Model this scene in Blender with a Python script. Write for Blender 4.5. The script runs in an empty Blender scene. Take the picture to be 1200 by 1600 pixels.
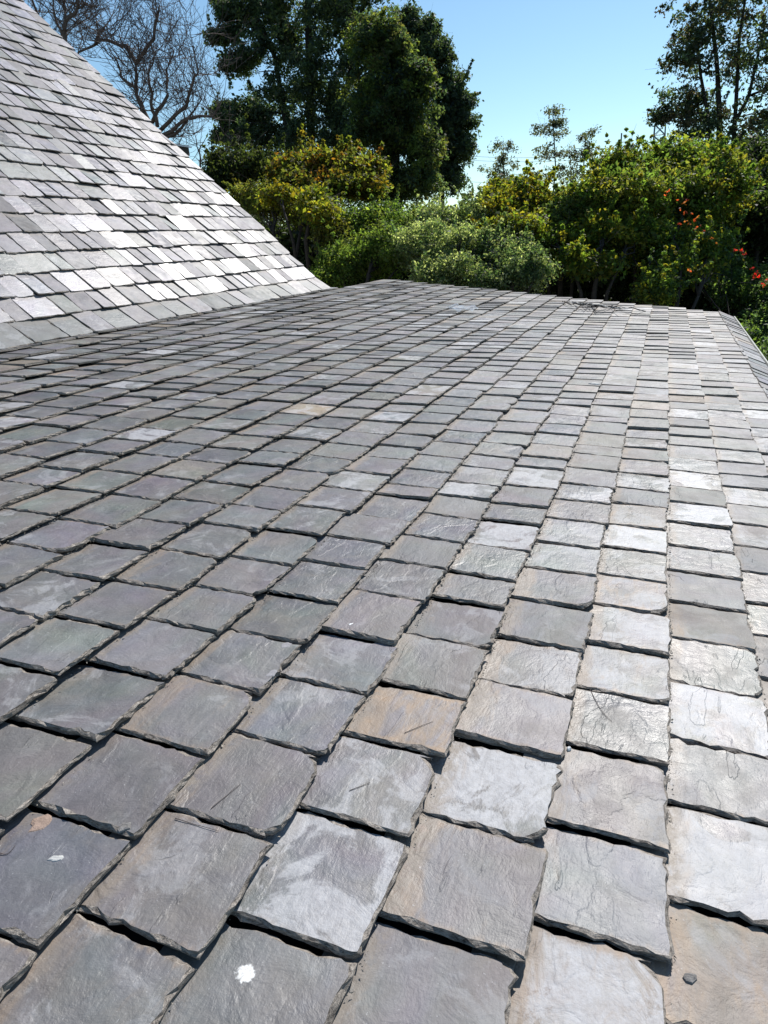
import bpy, math, random
import numpy as np
from mathutils import Matrix, Vector
S = bpy.context.scene
COL = S.collection
# ------------------------------------------------------------------ camera, sky, sun, exposure
CH = 4.2                                              # camera height above the ground
R = np.array([[0.93260371, 0.07092147, -0.35386503],  # rows: world X, Y, Z seen from the camera
              [0.3549658, -0.35735883, 0.86388306],
              [-0.06518894, -0.93127054, -0.35844887]])
cam = bpy.data.objects.new('camera', bpy.data.cameras.new('camera'))
COL.objects.link(cam)
cx_, cy_, cz_ = R @ np.array([1, 0, 0]), R @ np.array([0, -1, 0]), R @ np.array([0, 0, -1])
cam.matrix_world = Matrix(((cx_[0], cy_[0], cz_[0], 0), (cx_[1], cy_[1], cz_[1], 0), (cx_[2], cy_[2], cz_[2], CH), (0, 0, 0, 1)))
cam.data.sensor_fit = 'VERTICAL'; cam.data.sensor_height = 36; cam.data.lens = 1083 / 1600 * 36
cam.data.clip_start = 0.05; cam.data.clip_end = 3000
S.camera = cam
SUN_AZ, SUN_EL = math.radians(9), math.radians(44)
W = bpy.data.worlds.new('World'); S.world = W; W.use_nodes = True
nt = W.node_tree; nt.nodes.clear()
sky = nt.nodes.new('ShaderNodeTexSky'); sky.sky_type = 'NISHITA'; sky.sun_disc = False
sky.sun_elevation = SUN_EL; sky.sun_rotation = SUN_AZ
sky.air_density = 1.0; sky.dust_density = 0.15; sky.ozone_density = 1.1; sky.altitude = 50
bg = nt.nodes.new('ShaderNodeBackground'); bg.inputs[1].default_value = 0.092
ow = nt.nodes.new('ShaderNodeOutputWorld')
wb_ = nt.nodes.new('ShaderNodeVectorMath'); wb_.operation = 'MULTIPLY'; wb_.inputs[1].default_value = (.84, 1., 1.03)   # camera white balance
nt.links.new(sky.outputs[0], wb_.inputs[0]); nt.links.new(wb_.outputs[0], bg.inputs[0]); nt.links.new(bg.outputs[0], ow.inputs[0])
sl = bpy.data.lights.new('sun', 'SUN'); sl.energy = 4.2; sl.angle = math.radians(0.55); sl.color = (1, .955, .90)
sun = bpy.data.objects.new('sun', sl); COL.objects.link(sun)
sd_ = Vector((math.sin(SUN_AZ) * math.cos(SUN_EL), math.cos(SUN_AZ) * math.cos(SUN_EL), math.sin(SUN_EL)))
sun.rotation_euler = sd_.to_track_quat('Z', 'Y').to_euler(); sun.location = (0, 0, 30)
S.view_settings.view_transform = 'Standard'; S.view_settings.look = 'None'
S.view_settings.exposure = 0.42; S.view_settings.gamma = 1.0; S.view_settings.use_curve_mapping = False
try:
    S.cycles.max_bounces = 6; S.cycles.diffuse_bounces = 3; S.cycles.transmission_bounces = 3; S.cycles.transparent_max_bounces = 6
except Exception: pass

rnd = random.Random(7)
rng = np.random.default_rng(11)
# ------------------------------------------------------------------ helpers
def px(x, y, Y):
    """world point seen at photo pixel (x, y) at world depth Y"""
    d = R @ np.array([x - 600., y - 800., 1083.]); d = d * (Y / d[1])
    return np.array([d[0], d[1], d[2] + CH])
def tag(o, label=None, cat=None, group=None, kind=None):
    for k, v in (('label', label), ('category', cat), ('group', group), ('kind', kind)):
        if v: o[k] = v
    return o
def thing(name, label, cat, loc=(0, 0, 0), group=None):
    o = bpy.data.objects.new(name, None); COL.objects.link(o); o.location = [float(c) for c in loc]
    o.empty_display_size = .1
    return tag(o, label, cat, group)
def mesh(name, verts, faces, mats, parent=None, mi=None, attrs=None, smooth=False, local=None):
    m = bpy.data.meshes.new(name)
    v = np.asarray(verts, dtype=float)
    if parent is not None: v = v - np.array(parent.matrix_world.translation if False else parent_world(parent))
    if local is not None: v = v - np.asarray(local)
    m.from_pydata(v.tolist(), [], faces)
    for k in (mats if isinstance(mats, (list, tuple)) else [mats]): m.materials.append(k)
    if mi is not None: m.polygons.foreach_set('material_index', mi)
    if attrs:
        for an, (ty, data) in attrs.items():
            a = m.attributes.new(an, ty, 'POINT')
            a.data.foreach_set('color' if ty == 'FLOAT_COLOR' else 'vector', np.asarray(data, dtype=np.float32).ravel())
    if smooth: m.polygons.foreach_set('use_smooth', [True] * len(m.polygons))
    m.update()
    o = bpy.data.objects.new(name, m); COL.objects.link(o)
    if parent is not None: o.parent = parent
    if local is not None: o.location = [float(c) for c in local]
    return o
def parent_world(p):
    t = Vector((0, 0, 0))
    while p is not None: t = t + p.location; p = p.parent
    return t
class MB:
    def __init__(s): s.v = []; s.f = []; s.m = []
    def add(s, v, f, m=0):
        n = len(s.v); s.v += [tuple(map(float, q)) for q in v]; s.f += [tuple(i + n for i in q) for q in f]; s.m += [m] * len(f); return s
    def box8(s, P, m=0):      # 8 corners, bottom 4 then top 4
        return s.add(P, [(0, 3, 2, 1), (4, 5, 6, 7), (0, 1, 5, 4), (1, 2, 6, 5), (2, 3, 7, 6), (3, 0, 4, 7)], m)
    def box(s, a, b, m=0):
        x0, y0, z0 = a; x1, y1, z1 = b
        return s.box8([(x0, y0, z0), (x1, y0, z0), (x1, y1, z0), (x0, y1, z0), (x0, y0, z1), (x1, y0, z1), (x1, y1, z1), (x0, y1, z1)], m)
    def tube(s, pts, rad, n=5, m=0):
        pts = [np.asarray(p, float) for p in pts]; vs = []; fs = []
        for i, p in enumerate(pts):
            d = pts[min(i + 1, len(pts) - 1)] - pts[max(i - 1, 0)]; d = d / (np.linalg.norm(d) + 1e-9)
            a = np.cross(d, [0.3, 0.1, 1.0] if abs(d[2]) < .9 else [1, 0.2, 0]); a /= np.linalg.norm(a); b = np.cross(d, a)
            r = rad[i] if hasattr(rad, '__len__') else rad
            for k in range(n):
                t = 2 * math.pi * k / n; vs.append(p + r * (a * math.cos(t) + b * math.sin(t)))
        for i in range(len(pts) - 1):
            for k in range(n):
                k2 = (k + 1) % n; fs.append((i * n + k, i * n + k2, (i + 1) * n + k2, (i + 1) * n + k))
        fs.append(tuple(range(n))[::-1]); fs.append(tuple((len(pts) - 1) * n + k for k in range(n)))
        return s.add(vs, fs, m)
    def build(s, name, mats, parent=None, **k): return mesh(name, s.v, s.f, mats, parent, mi=s.m, **k)
# ------------------------------------------------------------------ materials
class NT:
    def __init__(s, name):
        s.mat = bpy.data.materials.new(name); s.mat.use_nodes = True; s.t = s.mat.node_tree; s.t.nodes.clear()
        s.out = s.t.nodes.new('ShaderNodeOutputMaterial'); s.p = s.t.nodes.new('ShaderNodeBsdfPrincipled')
        s.t.links.new(s.p.outputs[0], s.out.inputs[0])
    def n(s, ty, ins=None, **kw):
        q = s.t.nodes.new('ShaderNode' + ty)
        for k, v in kw.items(): setattr(q, k, v)
        for k, v in (ins or {}).items(): s.set(q, k, v)
        return q
    def set(s, q, k, v):
        i = q.inputs[k]
        if isinstance(v, bpy.types.NodeSocket): s.t.links.new(v, i)
        elif isinstance(v, bpy.types.Node): s.t.links.new(v.outputs[0], i)
        else: i.default_value = v
    def math(s, op, a, b=0., c=None, clamp=False):
        q = s.t.nodes.new('ShaderNodeMath'); q.operation = op; q.use_clamp = clamp
        s.set(q, 0, a); s.set(q, 1, b)
        if c is not None: s.set(q, 2, c)
        return q.outputs[0]
    def mix(s, f, a, b, blend='MIX'):
        q = s.t.nodes.new('ShaderNodeMix'); q.data_type = 'RGBA'; q.blend_type = blend; q.clamp_factor = True
        s.set(q, 0, f)
        s.set(q, 6, (*a, 1) if isinstance(a, tuple) and len(a) == 3 else a)
        s.set(q, 7, (*b, 1) if isinstance(b, tuple) and len(b) == 3 else b)
        return q.outputs[2]
    def noise(s, vec, scale, detail=4, rough=.55, dist=0., out=0):
        q = s.n('TexNoise', {'Vector': vec, 'Scale': scale, 'Detail': detail, 'Roughness': rough, 'Distortion': dist}); return q.outputs[out]
    def step(s, x, lo, hi):
        q = s.n('MapRange', {'Value': x, 'From Min': lo, 'From Max': hi}, interpolation_type='SMOOTHSTEP'); q.clamp = True
        return q.outputs[0]
    def vscale(s, v, sc):
        q = s.n('VectorMath', {0: v, 1: sc}, operation='MULTIPLY'); return q.outputs[0]
    def ramp(s, f, stops, interp='LINEAR'):
        q = s.n('ValToRGB', {'Fac': f}); cr = q.color_ramp; cr.interpolation = interp
        while len(cr.elements) < len(stops): cr.elements.new(.5)
        for e, (p, c) in zip(cr.elements, stops): e.position = p; e.color = (*c, 1)
        return q.outputs[0]
    def bump(s, h, dist, strength=1., normal=None):
        q = s.n('Bump', {'Height': h, 'Distance': dist, 'Strength': strength})
        if normal is not None: s.set(q, 'Normal', normal)
        return q.outputs[0]
def simple(name, col, rough=.8, nscale=8., var=.25, bump=.002, metal=0., spec=.4):
    a = NT(name); co = a.n('TexCoord').outputs['Object']; n = a.noise(co, nscale, 5, .6)
    dark = tuple(c * (1 - var) for c in col); lite = tuple(min(1, c * (1 + var)) for c in col)
    a.set(a.p, 'Base Color', a.ramp(n, [(.3, dark), (.7, lite)])); a.set(a.p, 'Roughness', rough); a.set(a.p, 'Metallic', metal)
    a.set(a.p, 'Specular IOR Level', spec)
    if bump: a.set(a.p, 'Normal', a.bump(a.noise(co, nscale * 6, 4, .6), bump, 1.))
    return a.mat

def slate_material(name, palette, gain, rough0, rough1, weather=1., relief=.0022, spec=.5):
    a = NT(name)
    lc = a.n('Attribute', attribute_name='lc').outputs['Vector']
    sd = a.n('Attribute', attribute_name='sd').outputs['Color']; st = a.n('Attribute', attribute_name='st').outputs['Color']
    ed = a.n('Attribute', attribute_name='ed').outputs['Vector']; pos = a.n('NewGeometry').outputs['Position']
    s1 = a.n('SeparateColor', {0: sd}); s2 = a.n('SeparateColor', {0: st}); se = a.n('SeparateXYZ', {0: ed})
    tone, hue, rr = s1.outputs; lich, rust, gloss = s2.outputs; ea, eb, seed = se.outputs
    base = a.ramp(hue, palette)
    big = a.noise(lc, 5., 4, .55, .9); mid = a.noise(lc, 17., 5, .62, .6)
    streak = a.noise(a.vscale(lc, (9., 38., 9.)), 1.3, 5, .65, .8)
    fine = a.noise(lc, 150., 3, .7)
    wet = a.noise(a.vscale(pos, (.55, 1.5, 1.)), 1.7, 5, .6, .6)              # run-off and weather marks that cross from slate to slate
    # lamination: broken layers with jagged edges, in patches
    lam = a.noise(a.vscale(lc, (.7, 1.25, 1.)), 4.6, 7, .52, .35)
    l1 = a.step(lam, .560, .592); l2 = a.step(lam, .635, .660); l3 = a.step(a.noise(a.vscale(lc, (.45, 1.6, 1.)), 8., 6, .5, .3), .640, .655)
    f = a.math('MULTIPLY_ADD', tone, .80, 0.66)
    f = a.math('MULTIPLY', f, a.math('MULTIPLY_ADD', big, .95, .54))
    f = a.math('MULTIPLY', f, a.math('MULTIPLY_ADD', mid, .62, .69))
    f = a.math('MULTIPLY', f, a.math('MULTIPLY_ADD', streak, .30, .85))
    f = a.math('MULTIPLY', f, a.math('MULTIPLY_ADD', fine, .34, .83))
    f = a.math('MULTIPLY', f, a.math('MULTIPLY_ADD', wet, .5, .75))
    f = a.math('MULTIPLY', f, a.math('ADD', a.math('MULTIPLY_ADD', l2, .12, .97), a.math('MULTIPLY', l1, -.06)))
    f = a.math('MULTIPLY', f, gain)
    q = a.n('VectorMath', operation='SCALE'); a.set(q, 0, base); a.set(q, 'Scale', f); col = q.outputs[0]
    hn = a.noise(lc, 3.6, 3, .5, 1.2, out=1)
    col = a.mix(.30 * weather, col, a.mix(.6, col, hn, 'OVERLAY'))
    # brown silt film over parts of the faces
    bm = a.step(a.math('ADD', a.math('MULTIPLY', a.noise(lc, 6.5, 6, .68, 1.), .62), a.math('MULTIPLY', wet, .38)), .47, .66)
    col = a.mix(a.math('MULTIPLY', bm, .42 * weather), col, (.185, .162, .138))
    # whitish bloom and lichen
    w1 = a.noise(lc, 7., 7, .70, .7)
    wm = a.step(a.math('ADD', w1, a.math('MULTIPLY', lich, .17)), .565, .65)
    wm = a.math('MULTIPLY', wm, a.math('MULTIPLY_ADD', a.noise(lc, 55., 5, .75), 1.5, -.1, clamp=True))
    col = a.mix(a.math('MULTIPLY', wm, a.math('MULTIPLY_ADD', lich, .9, .22)), col, (.46, .46, .47))
    # rust and clay: along the upslope rim and the joints, or as streaks where rust is high
    rn = a.noise(a.vscale(lc, (8., 26., 8.)), 1., 6, .68, 1.)
    edge_up = a.math('MULTIPLY', a.step(a.math('MULTIPLY_ADD', big, .05, eb), .165, .235), a.math('MULTIPLY_ADD', rr, .9, .35))
    e1 = a.math('ABSOLUTE', a.math('SUBTRACT', ea, .5))
    edge_sd = a.math('MULTIPLY', a.step(e1, .40, .5), .9)
    em = a.math('MAXIMUM', edge_up, edge_sd)
    rm = a.step(a.math('ADD', a.math('MULTIPLY', rn, .75), a.math('ADD', a.math('MULTIPLY', em, .24), a.math('MULTIPLY', rust, .34))), .53, .76)
    rcol = a.ramp(a.noise(lc, 14., 3, .6), [(.3, (.20, .155, .12)), (.5, (.28, .21, .15)), (.7, (.36, .245, .15))])
    col = a.mix(a.math('MULTIPLY', rm, a.math('MULTIPLY_ADD', rust, .6, .42 * weather, clamp=True)), col, rcol)
    silt = a.math('MULTIPLY', a.step(a.math('MULTIPLY_ADD', mid, .03, eb), .190, .222), a.step(a.noise(lc, 40., 4, .7), .36, .56))
    col = a.mix(a.math('MULTIPLY', silt, a.math('MULTIPLY', a.math('MULTIPLY_ADD', rr, 1.1, .1), .9 * weather)), col, (.235, .200, .165))
    # short cracks, nearly straight, only here and there
    wv = a.n('VectorMath', operation='ADD'); a.set(wv, 0, a.vscale(lc, (.8, 1.5, 1.))); nz = a.n('VectorMath', operation='SCALE'); a.set(nz, 0, a.noise(lc, 18., 3, .6, 0., out=1)); nz.inputs['Scale'].default_value = .03
    a.set(wv, 1, nz.outputs[0])
    vo = a.n('TexVoronoi', {'Vector': wv.outputs[0], 'Scale': 7.}, feature='DISTANCE_TO_EDGE')
    ln = a.math('SUBTRACT', 1., a.step(vo.outputs['Distance'], .0, .010))
    ln = a.math('MULTIPLY', ln, a.step(a.noise(lc, 7., 2, .5), .69, .74))
    rim = a.math('MULTIPLY', a.step(lam, .553, .560), a.math('SUBTRACT', 1., a.step(lam, .560, .568)))
    rim = a.math('MULTIPLY', rim, a.step(a.noise(lc, 9., 2, .5), .61, .68))
    col = a.mix(a.math('MULTIPLY', ln, .58), col, (.03, .028, .026))
    sp = a.step(a.noise(lc, 230., 1, .5), .73, .79)
    col = a.mix(a.math('MULTIPLY', sp, .4), col, (.5, .5, .5))
    a.set(a.p, 'Base Color', col)
    r = a.math('ADD', a.math('MULTIPLY_ADD', gloss, rough1 - rough0, rough0), a.math('MULTIPLY_ADD', mid, .30, -.15))
    r = a.math('ADD', r, a.math('MULTIPLY', a.math('MAXIMUM', wm, bm), .12))
    a.set(a.p, 'Roughness', a.math('ADD', r, 0., clamp=True)); a.set(a.p, 'Specular IOR Level', spec)
    h = a.math('ADD', a.math('MULTIPLY', l1, .35), a.math('ADD', a.math('MULTIPLY', l2, .3), a.math('MULTIPLY', l3, .45)))
    h = a.math('ADD', h, a.math('MULTIPLY', streak, .6)); h = a.math('ADD', h, a.math('MULTIPLY', mid, 1.7)); h = a.math('ADD', h, a.math('MULTIPLY', ln, -.5))
    h = a.math('ADD', h, a.math('MULTIPLY', fine, .35))
    a.set(a.p, 'Normal', a.bump(h, relief, 1.))
    return a.mat
def edge_material(name, c0, c1, c2):
    a = NT(name); lc = a.n('Attribute', attribute_name='lc').outputs['Vector']
    n1 = a.noise(a.vscale(lc, (1, 1, 5)), 95., 4, .75); n2 = a.noise(lc, 14., 3, .6)
    col = a.ramp(a.math('ADD', a.math('MULTIPLY', n1, .75), a.math('MULTIPLY', n2, .25)), [(.36, c0), (.5, c1), (.64, c2)])
    a.set(a.p, 'Base Color', col); a.set(a.p, 'Roughness', .9); a.set(a.p, 'Specular IOR Level', .2)
    a.set(a.p, 'Normal', a.bump(n1, .006, 1.)); return a.mat
PAL_LOW = [(0., (.150, .160, .176)), (.18, (.172, .174, .182)), (.36, (.160, .174, .178)), (.52, (.178, .172, .182)), (.66, (.166, .174, .186)),
           (.80, (.172, .182, .176)), (.92, (.195, .184, .166)), (1., (.245, .20, .145))]
PAL_STEEP = [(0., (.158, .146, .170)), (.3, (.184, .172, .188)), (.55, (.170, .160, .178)), (.8, (.185, .185, .182)), (.93, (.150, .165, .155)), (1., (.140, .135, .160))]
M_low = slate_material('weathered_slate', [(p_, (c_[0] * 1.05, c_[1] * .99, c_[2] * .955)) for p_, c_ in PAL_LOW], .84, .38, .64)
M_steep = slate_material('steep_roof_slate', PAL_STEEP, .86, .36, .64, weather=.5, relief=.0009, spec=.42)
M_edge = edge_material('slate_broken_edge', (.06, .052, .046), (.30, .265, .23), (.50, .45, .39))
M_deck = simple('roof_underlay', (.035, .033, .032), .95, 20, .3, 0)
M_trim = simple('pale_painted_metal', (.55, .54, .47), .5, 12, .12, .0005)
M_wall = simple('render_wall', (.45, .42, .37), .9, 5, .12, .003)
M_wood = simple('dark_wood', (.06, .045, .035), .85, 18, .3, .002)

# ------------------------------------------------------------------ roof frames
U = np.array([0, 1., 0]); V = np.array([.99091848, 0, -.13446399]); N = np.array([.13446399, 0, .99091848])
O = np.array([0, 0, CH]) - N
def LP(u, v, h=0.): return O + u * U + v * V + h * N
D3 = np.array([-.7295401, 0, .683938]); N3 = np.array([.683938, 0, .7295401])
V0 = -3.93
P3 = LP(0, V0)
def SP(u, s, h=0.): return P3 + u * U + s * D3 + h * N3
EXP = .2135

acc = {}
def slate(point, down, nrm, u0, w, tail, L, t, alpha, detail, attrs, lift=0., yaw=0., hoff=0., twist=0., corner=None):
    """vertices/faces of one slate. point(u, s, h) with s measured downslope; returns arrays. a: along u, b: upslope"""
    sd, st, seed = attrs
    r = random.Random(int(seed * 1e6))
    bdir = -down * math.cos(alpha) - nrm * math.sin(alpha)
    ndir = nrm * math.cos(alpha) - down * math.sin(alpha)
    adir = U.copy()
    if yaw: adir, bdir = adir + bdir * yaw, bdir - adir * yaw
    org = point(u0, tail, hoff)
    vis = min(L, .25)
    if detail >= 2: step, amp, rings = .017, .0014, 4
    elif detail == 1: step, amp, rings = .035, .0020, 3
    else: step, amp, rings = .11, .002, 2
    amp *= r.choice([.35, .6, 1., 1.3, 2.2]) if detail else 1
    out = []   # (a, b, ragged)
    nb = max(1, int(vis / step)); na = max(1, int(w / step))
    dr = r.uniform(-.006, .006); phase = r.uniform(0, 6); wob = r.uniform(0, .0014)
    def jit(k): return r.gauss(0, amp) + wob * math.sin(k * .35 + phase)
    cc = corner if corner is not None else [r.choice([0, 0, 0, 0, 0, .010, .018, .045]) * r.uniform(.5, 1) for _ in range(2)]
    for i in range(nb): 
        b = vis * (nb - i) / nb; out.append((jit(i), b, 1))
    # near tail corner
    c0, c1 = cc
    if detail and c0 > .008: out.append((0.001, c0, 1)); out.append((c0 * .45, c0 * .3, 1)); out.append((c0, .001, 1)); 
    else: out.append((jit(0) * .5, jit(0) * .5, 1))
    for i in range(1, na):
        a = w * i / na
        if c0 < a < w - c1: out.append((a, jit(i) + dr * (a / w - .5), 1))
    if detail and c1 > .008: out.append((w - c1, .001, 1)); out.append((w - c1 * .4, c1 * .35, 1)); out.append((w - .001, c1, 1))
    else: out.append((w + jit(0) * .5, jit(0) * .5, 1))
    for i in range(1, nb + 1): out.append((w + jit(i), vis * i / nb, 1))
    if L > vis + .01: out.append((w, L, 0)); out.append((0, L, 0))
    n = len(out); vs = []; lcs = []; eds = []
    cen = (w / 2, vis / 2)
    zl = {4: [0, .30, .66, 1.], 3: [0, .45, 1.], 2: [0, 1.]}[rings]
    terr = [r.uniform(.2, .8) for _ in range(n)]
    for k, zz in enumerate(zl):
        for i, (a, b, rg) in enumerate(out):
            ins = 0.
            if rg:
                if k == 0: ins = abs(r.gauss(0, .0022)) + (.004 * max(0, math.sin(i * .8 + phase)) if detail else 0) + .0008
                elif k == rings - 1: ins = abs(r.gauss(0, .002))
                else: ins = r.gauss(-.0005, .0022) if detail else 0
            ax = a + (1 if a < cen[0] else -1) * ins if (a < .02 or a > w - .02) else a
            bx = b + ins if b < .02 else b
            z = -t * zz
            if rg and k == 0: z -= abs(r.gauss(0, .0002))
            if rg and 0 < k < rings - 1: z += r.gauss(0, t * .09)
            tw = lift * ((1 - ax / w) - bx / .23) + twist * (ax / w - .5) * .02
            p = org + adir * ax + bdir * bx + ndir * (z + tw)
            vs.append(p); lcs.append((ax + seed * 97.3, bx + seed * 41.7, z * 1. + seed * 13.1)); eds.append((ax / w, bx, seed))
    fs = [tuple(range(n))]; mi = [0]
    for k in range(rings - 1):
        for i in range(n):
            j = (i + 1) % n
            fs.append((k * n + i, (k + 1) * n + i, (k + 1) * n + j, k * n + j)); mi.append(1)
    if detail: pass
    fs.append(tuple((rings - 1) * n + i for i in range(n))[::-1]); mi.append(1)
    m = len(vs)
    return vs, fs, mi, lcs, [(*sd, 1)] * m, [(*st, 1)] * m, eds
def slate_obj(data, parent, mats, label=None):
    vs, fs, mi, lc, sd, st, ed = data
    c = np.mean(np.array(vs), axis=0)
    o = mesh('slate', np.array(vs) - np.array(parent_world(parent)), fs, mats, None, mi,
             {'lc': ('FLOAT_VECTOR', lc), 'sd': ('FLOAT_COLOR', sd), 'st': ('FLOAT_COLOR', st), 'ed': ('FLOAT_VECTOR', ed)},
             local=c - np.array(parent_world(parent)))
    o.parent = parent
    if label: o['label'] = label
    return o
def slate_stuff(lst, parent, mats):
    V_, F_, MI = [], [], []; A = [[], [], [], []]; n = 0
    for d in lst:
        V_ += [tuple(p) for p in d[0]]; F_ += [tuple(i + n for i in f) for f in d[1]]; MI += d[2]; n += len(d[0])
        for k in range(4): A[k] += d[3 + k]
    o = mesh('slates', V_, F_, mats, parent, MI,
             {'lc': ('FLOAT_VECTOR', A[0]), 'sd': ('FLOAT_COLOR', A[1]), 'st': ('FLOAT_COLOR', A[2]), 'ed': ('FLOAT_VECTOR', A[3])})
    o['kind'] = 'stuff'; return o
campos = np.array([0, 0, CH])
def imgpos(p):
    d = (np.asarray(p) - campos) @ R      # camera coordinates
    if d[2] <= .05: return None
    return 600 + 1083 * d[0] / d[2], 800 + 1083 * d[1] / d[2], d[2]

# ------------------------------------------------------------------ low wing with its shallow roof
JO = {-1: [.924, 1.147, 1.349, 1.565, 1.778, 1.984, 2.194, 2.399, 2.612, 2.84, 3.025, 3.248, 3.448, 3.674, 3.863, 4.041],
      0: [.803, 1.005, 1.223, 1.439, 1.645, 1.856, 2.061, 2.28, 2.478, 2.713, 2.897, 3.1, 3.319, 3.506, 3.69, 3.887],
      1: [.711, .931, 1.154, 1.367, 1.571, 1.784, 1.989, 2.205, 2.427, 2.637, 2.835, 3.043, 3.269, 3.422, 3.657, 3.894],
      2: [.622, .849, 1.064, 1.254, 1.467, 1.686, 1.85, 2.073, 2.296, 2.47, 2.686, 2.94, 3.094, 3.305, 3.506, 3.709],
      3: [.532, .753, .97, 1.183, 1.391, 1.613, 1.829, 2.026, 2.243, 2.434, 2.608, 2.815, 2.985, 3.19, 3.399],
      4: [.457, .663, .876, 1.087, 1.292, 1.503, 1.715, 1.905, 2.111, 2.329, 2.457, 2.658, 2.861, 3.08],
      5: [.816, 1.039, 1.237, 1.441, 1.639, 1.861, 2.081, 2.296, 2.494, 2.716, 2.908, 3.109],
      6: [.943, 1.151, 1.366, 1.583, 1.803, 1.98, 2.183, 2.406, 2.597, 2.801, 3.009],
      7: [1.317, 1.53, 1.722, 1.931, 2.122, 2.367, 2.55], 8: [1.402, 1.618, 1.858, 2.073, 2.287, 2.484],
      9: [1.589, 1.815, 2.024, 2.256, 2.443], 10: [1.766, 1.94, 2.154]}
# (course, u, tone, hue, rr, lichen, rust, gloss): slates that stand out in the photograph
SPEC = [(1, 1.04, .55, .3, .5, .95, .1, .6, 'grey slate with a large chalky white patch'), (-1, 1.03, .95, .25, .5, .8, .05, .3, 'very pale slate'),
        (0, .70, .75, .9, .5, .95, .45, .8, 'mottled white and brown slate'),
        (1, .82, .60, .58, .5, .05, .30, .6, 'slate with an orange stain under its upper edge'),
        (2, 1.16, .62, .5, .5, .2, .8, .6, 'slate stained orange at its sides'), (0, 2.38, .9, .3, .5, .95, .35, .3, 'blotched white slate'),
        (0, 1.54, .9, .3, .5, .75, .45, .4, None), (0, 1.75, .95, .2, .5, .7, .4, .4, None), (-1, 1.45, 1.1, .2, .5, 1., .1, .3, 'pale crackled slate'),
        (2, .73, .75, .1, .5, .75, .05, .4, None), (0, .90, .85, .0, .5, .1, .2, .45, None), (-1, .8, .6, .93, .5, .3, .6, .7, 'brownish slate'),
        (1, 2.1, .95, .35, .5, .4, .05, .3, None), (0, 1.96, .85, .2, .5, .5, .6, .4, None), (-1, 2.75, 1.3, .3, .5, .9, .0, .1, 'near white slate'),
        (4, .98, .55, .5, .5, .1, .35, .6, None), (5, 1.5, .5, .45, .5, .1, .1, .7, None)]
wing = thing('low_wing', 'low wing with a broad, shallow, weathered grey slate roof filling the foreground', 'building', (-1.5, 5, 0))
deckb = MB()
for (v0, v1, h) in ((-3.97, .87, -.062),):
    deckb.box8([LP(-2.2, v1, h - .03), LP(10.4, v1, h - .03), LP(10.4, v0, h - .03), LP(-2.2, v0, h - .03),
                LP(-2.2, v1, h), LP(10.4, v1, h), LP(10.4, v0, h), LP(-2.2, v0, h)])
deck = deckb.build('roof_deck', M_deck, wing)
KA = math.radians(15)                       # the last course kicks down to the eave
KD = V * math.cos(KA) - N * math.sin(KA); KN = N * math.cos(KA) + V * math.sin(KA)
K0 = LP(0, .865, -.004)
def KP(u, s, h=0.): return K0 + u * U + s * KD + h * KN
kb = MB(); kb.box8([KP(-2.2, .165, -.065), KP(10.4, .165, -.065), KP(10.4, -.02, -.065), KP(-2.2, -.02, -.065),
                    KP(-2.2, .165, -.045), KP(10.4, .165, -.045), KP(10.4, -.02, -.045), KP(-2.2, -.02, -.045)])
kb.build('eave_deck', M_deck, wing)
def joints(k, u_lo, u_hi, w0=.2106, jw=.012, first=None):
    r = random.Random(100 + k)
    base = list(first) if first else [((.457 + .09 * (4 - k)) % .21) + u_lo + .4]
    u = base[0]
    while u > u_lo: u -= w0 + r.gauss(0, jw * .5); base.insert(0, u)
    u = base[-1]
    while u < u_hi:
        w = w0 + r.gauss(0, jw)
        if u > 3 and r.random() < .10: w = r.uniform(.13, .17)
        if u > 3 and r.random() < .07: w = r.uniform(.27, .34)
        u += w; base.append(u)
    base = [b for b in base if b < u_hi - .09]; base.append(u_hi); return base
cands = []
rs = random.Random(5)
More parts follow.
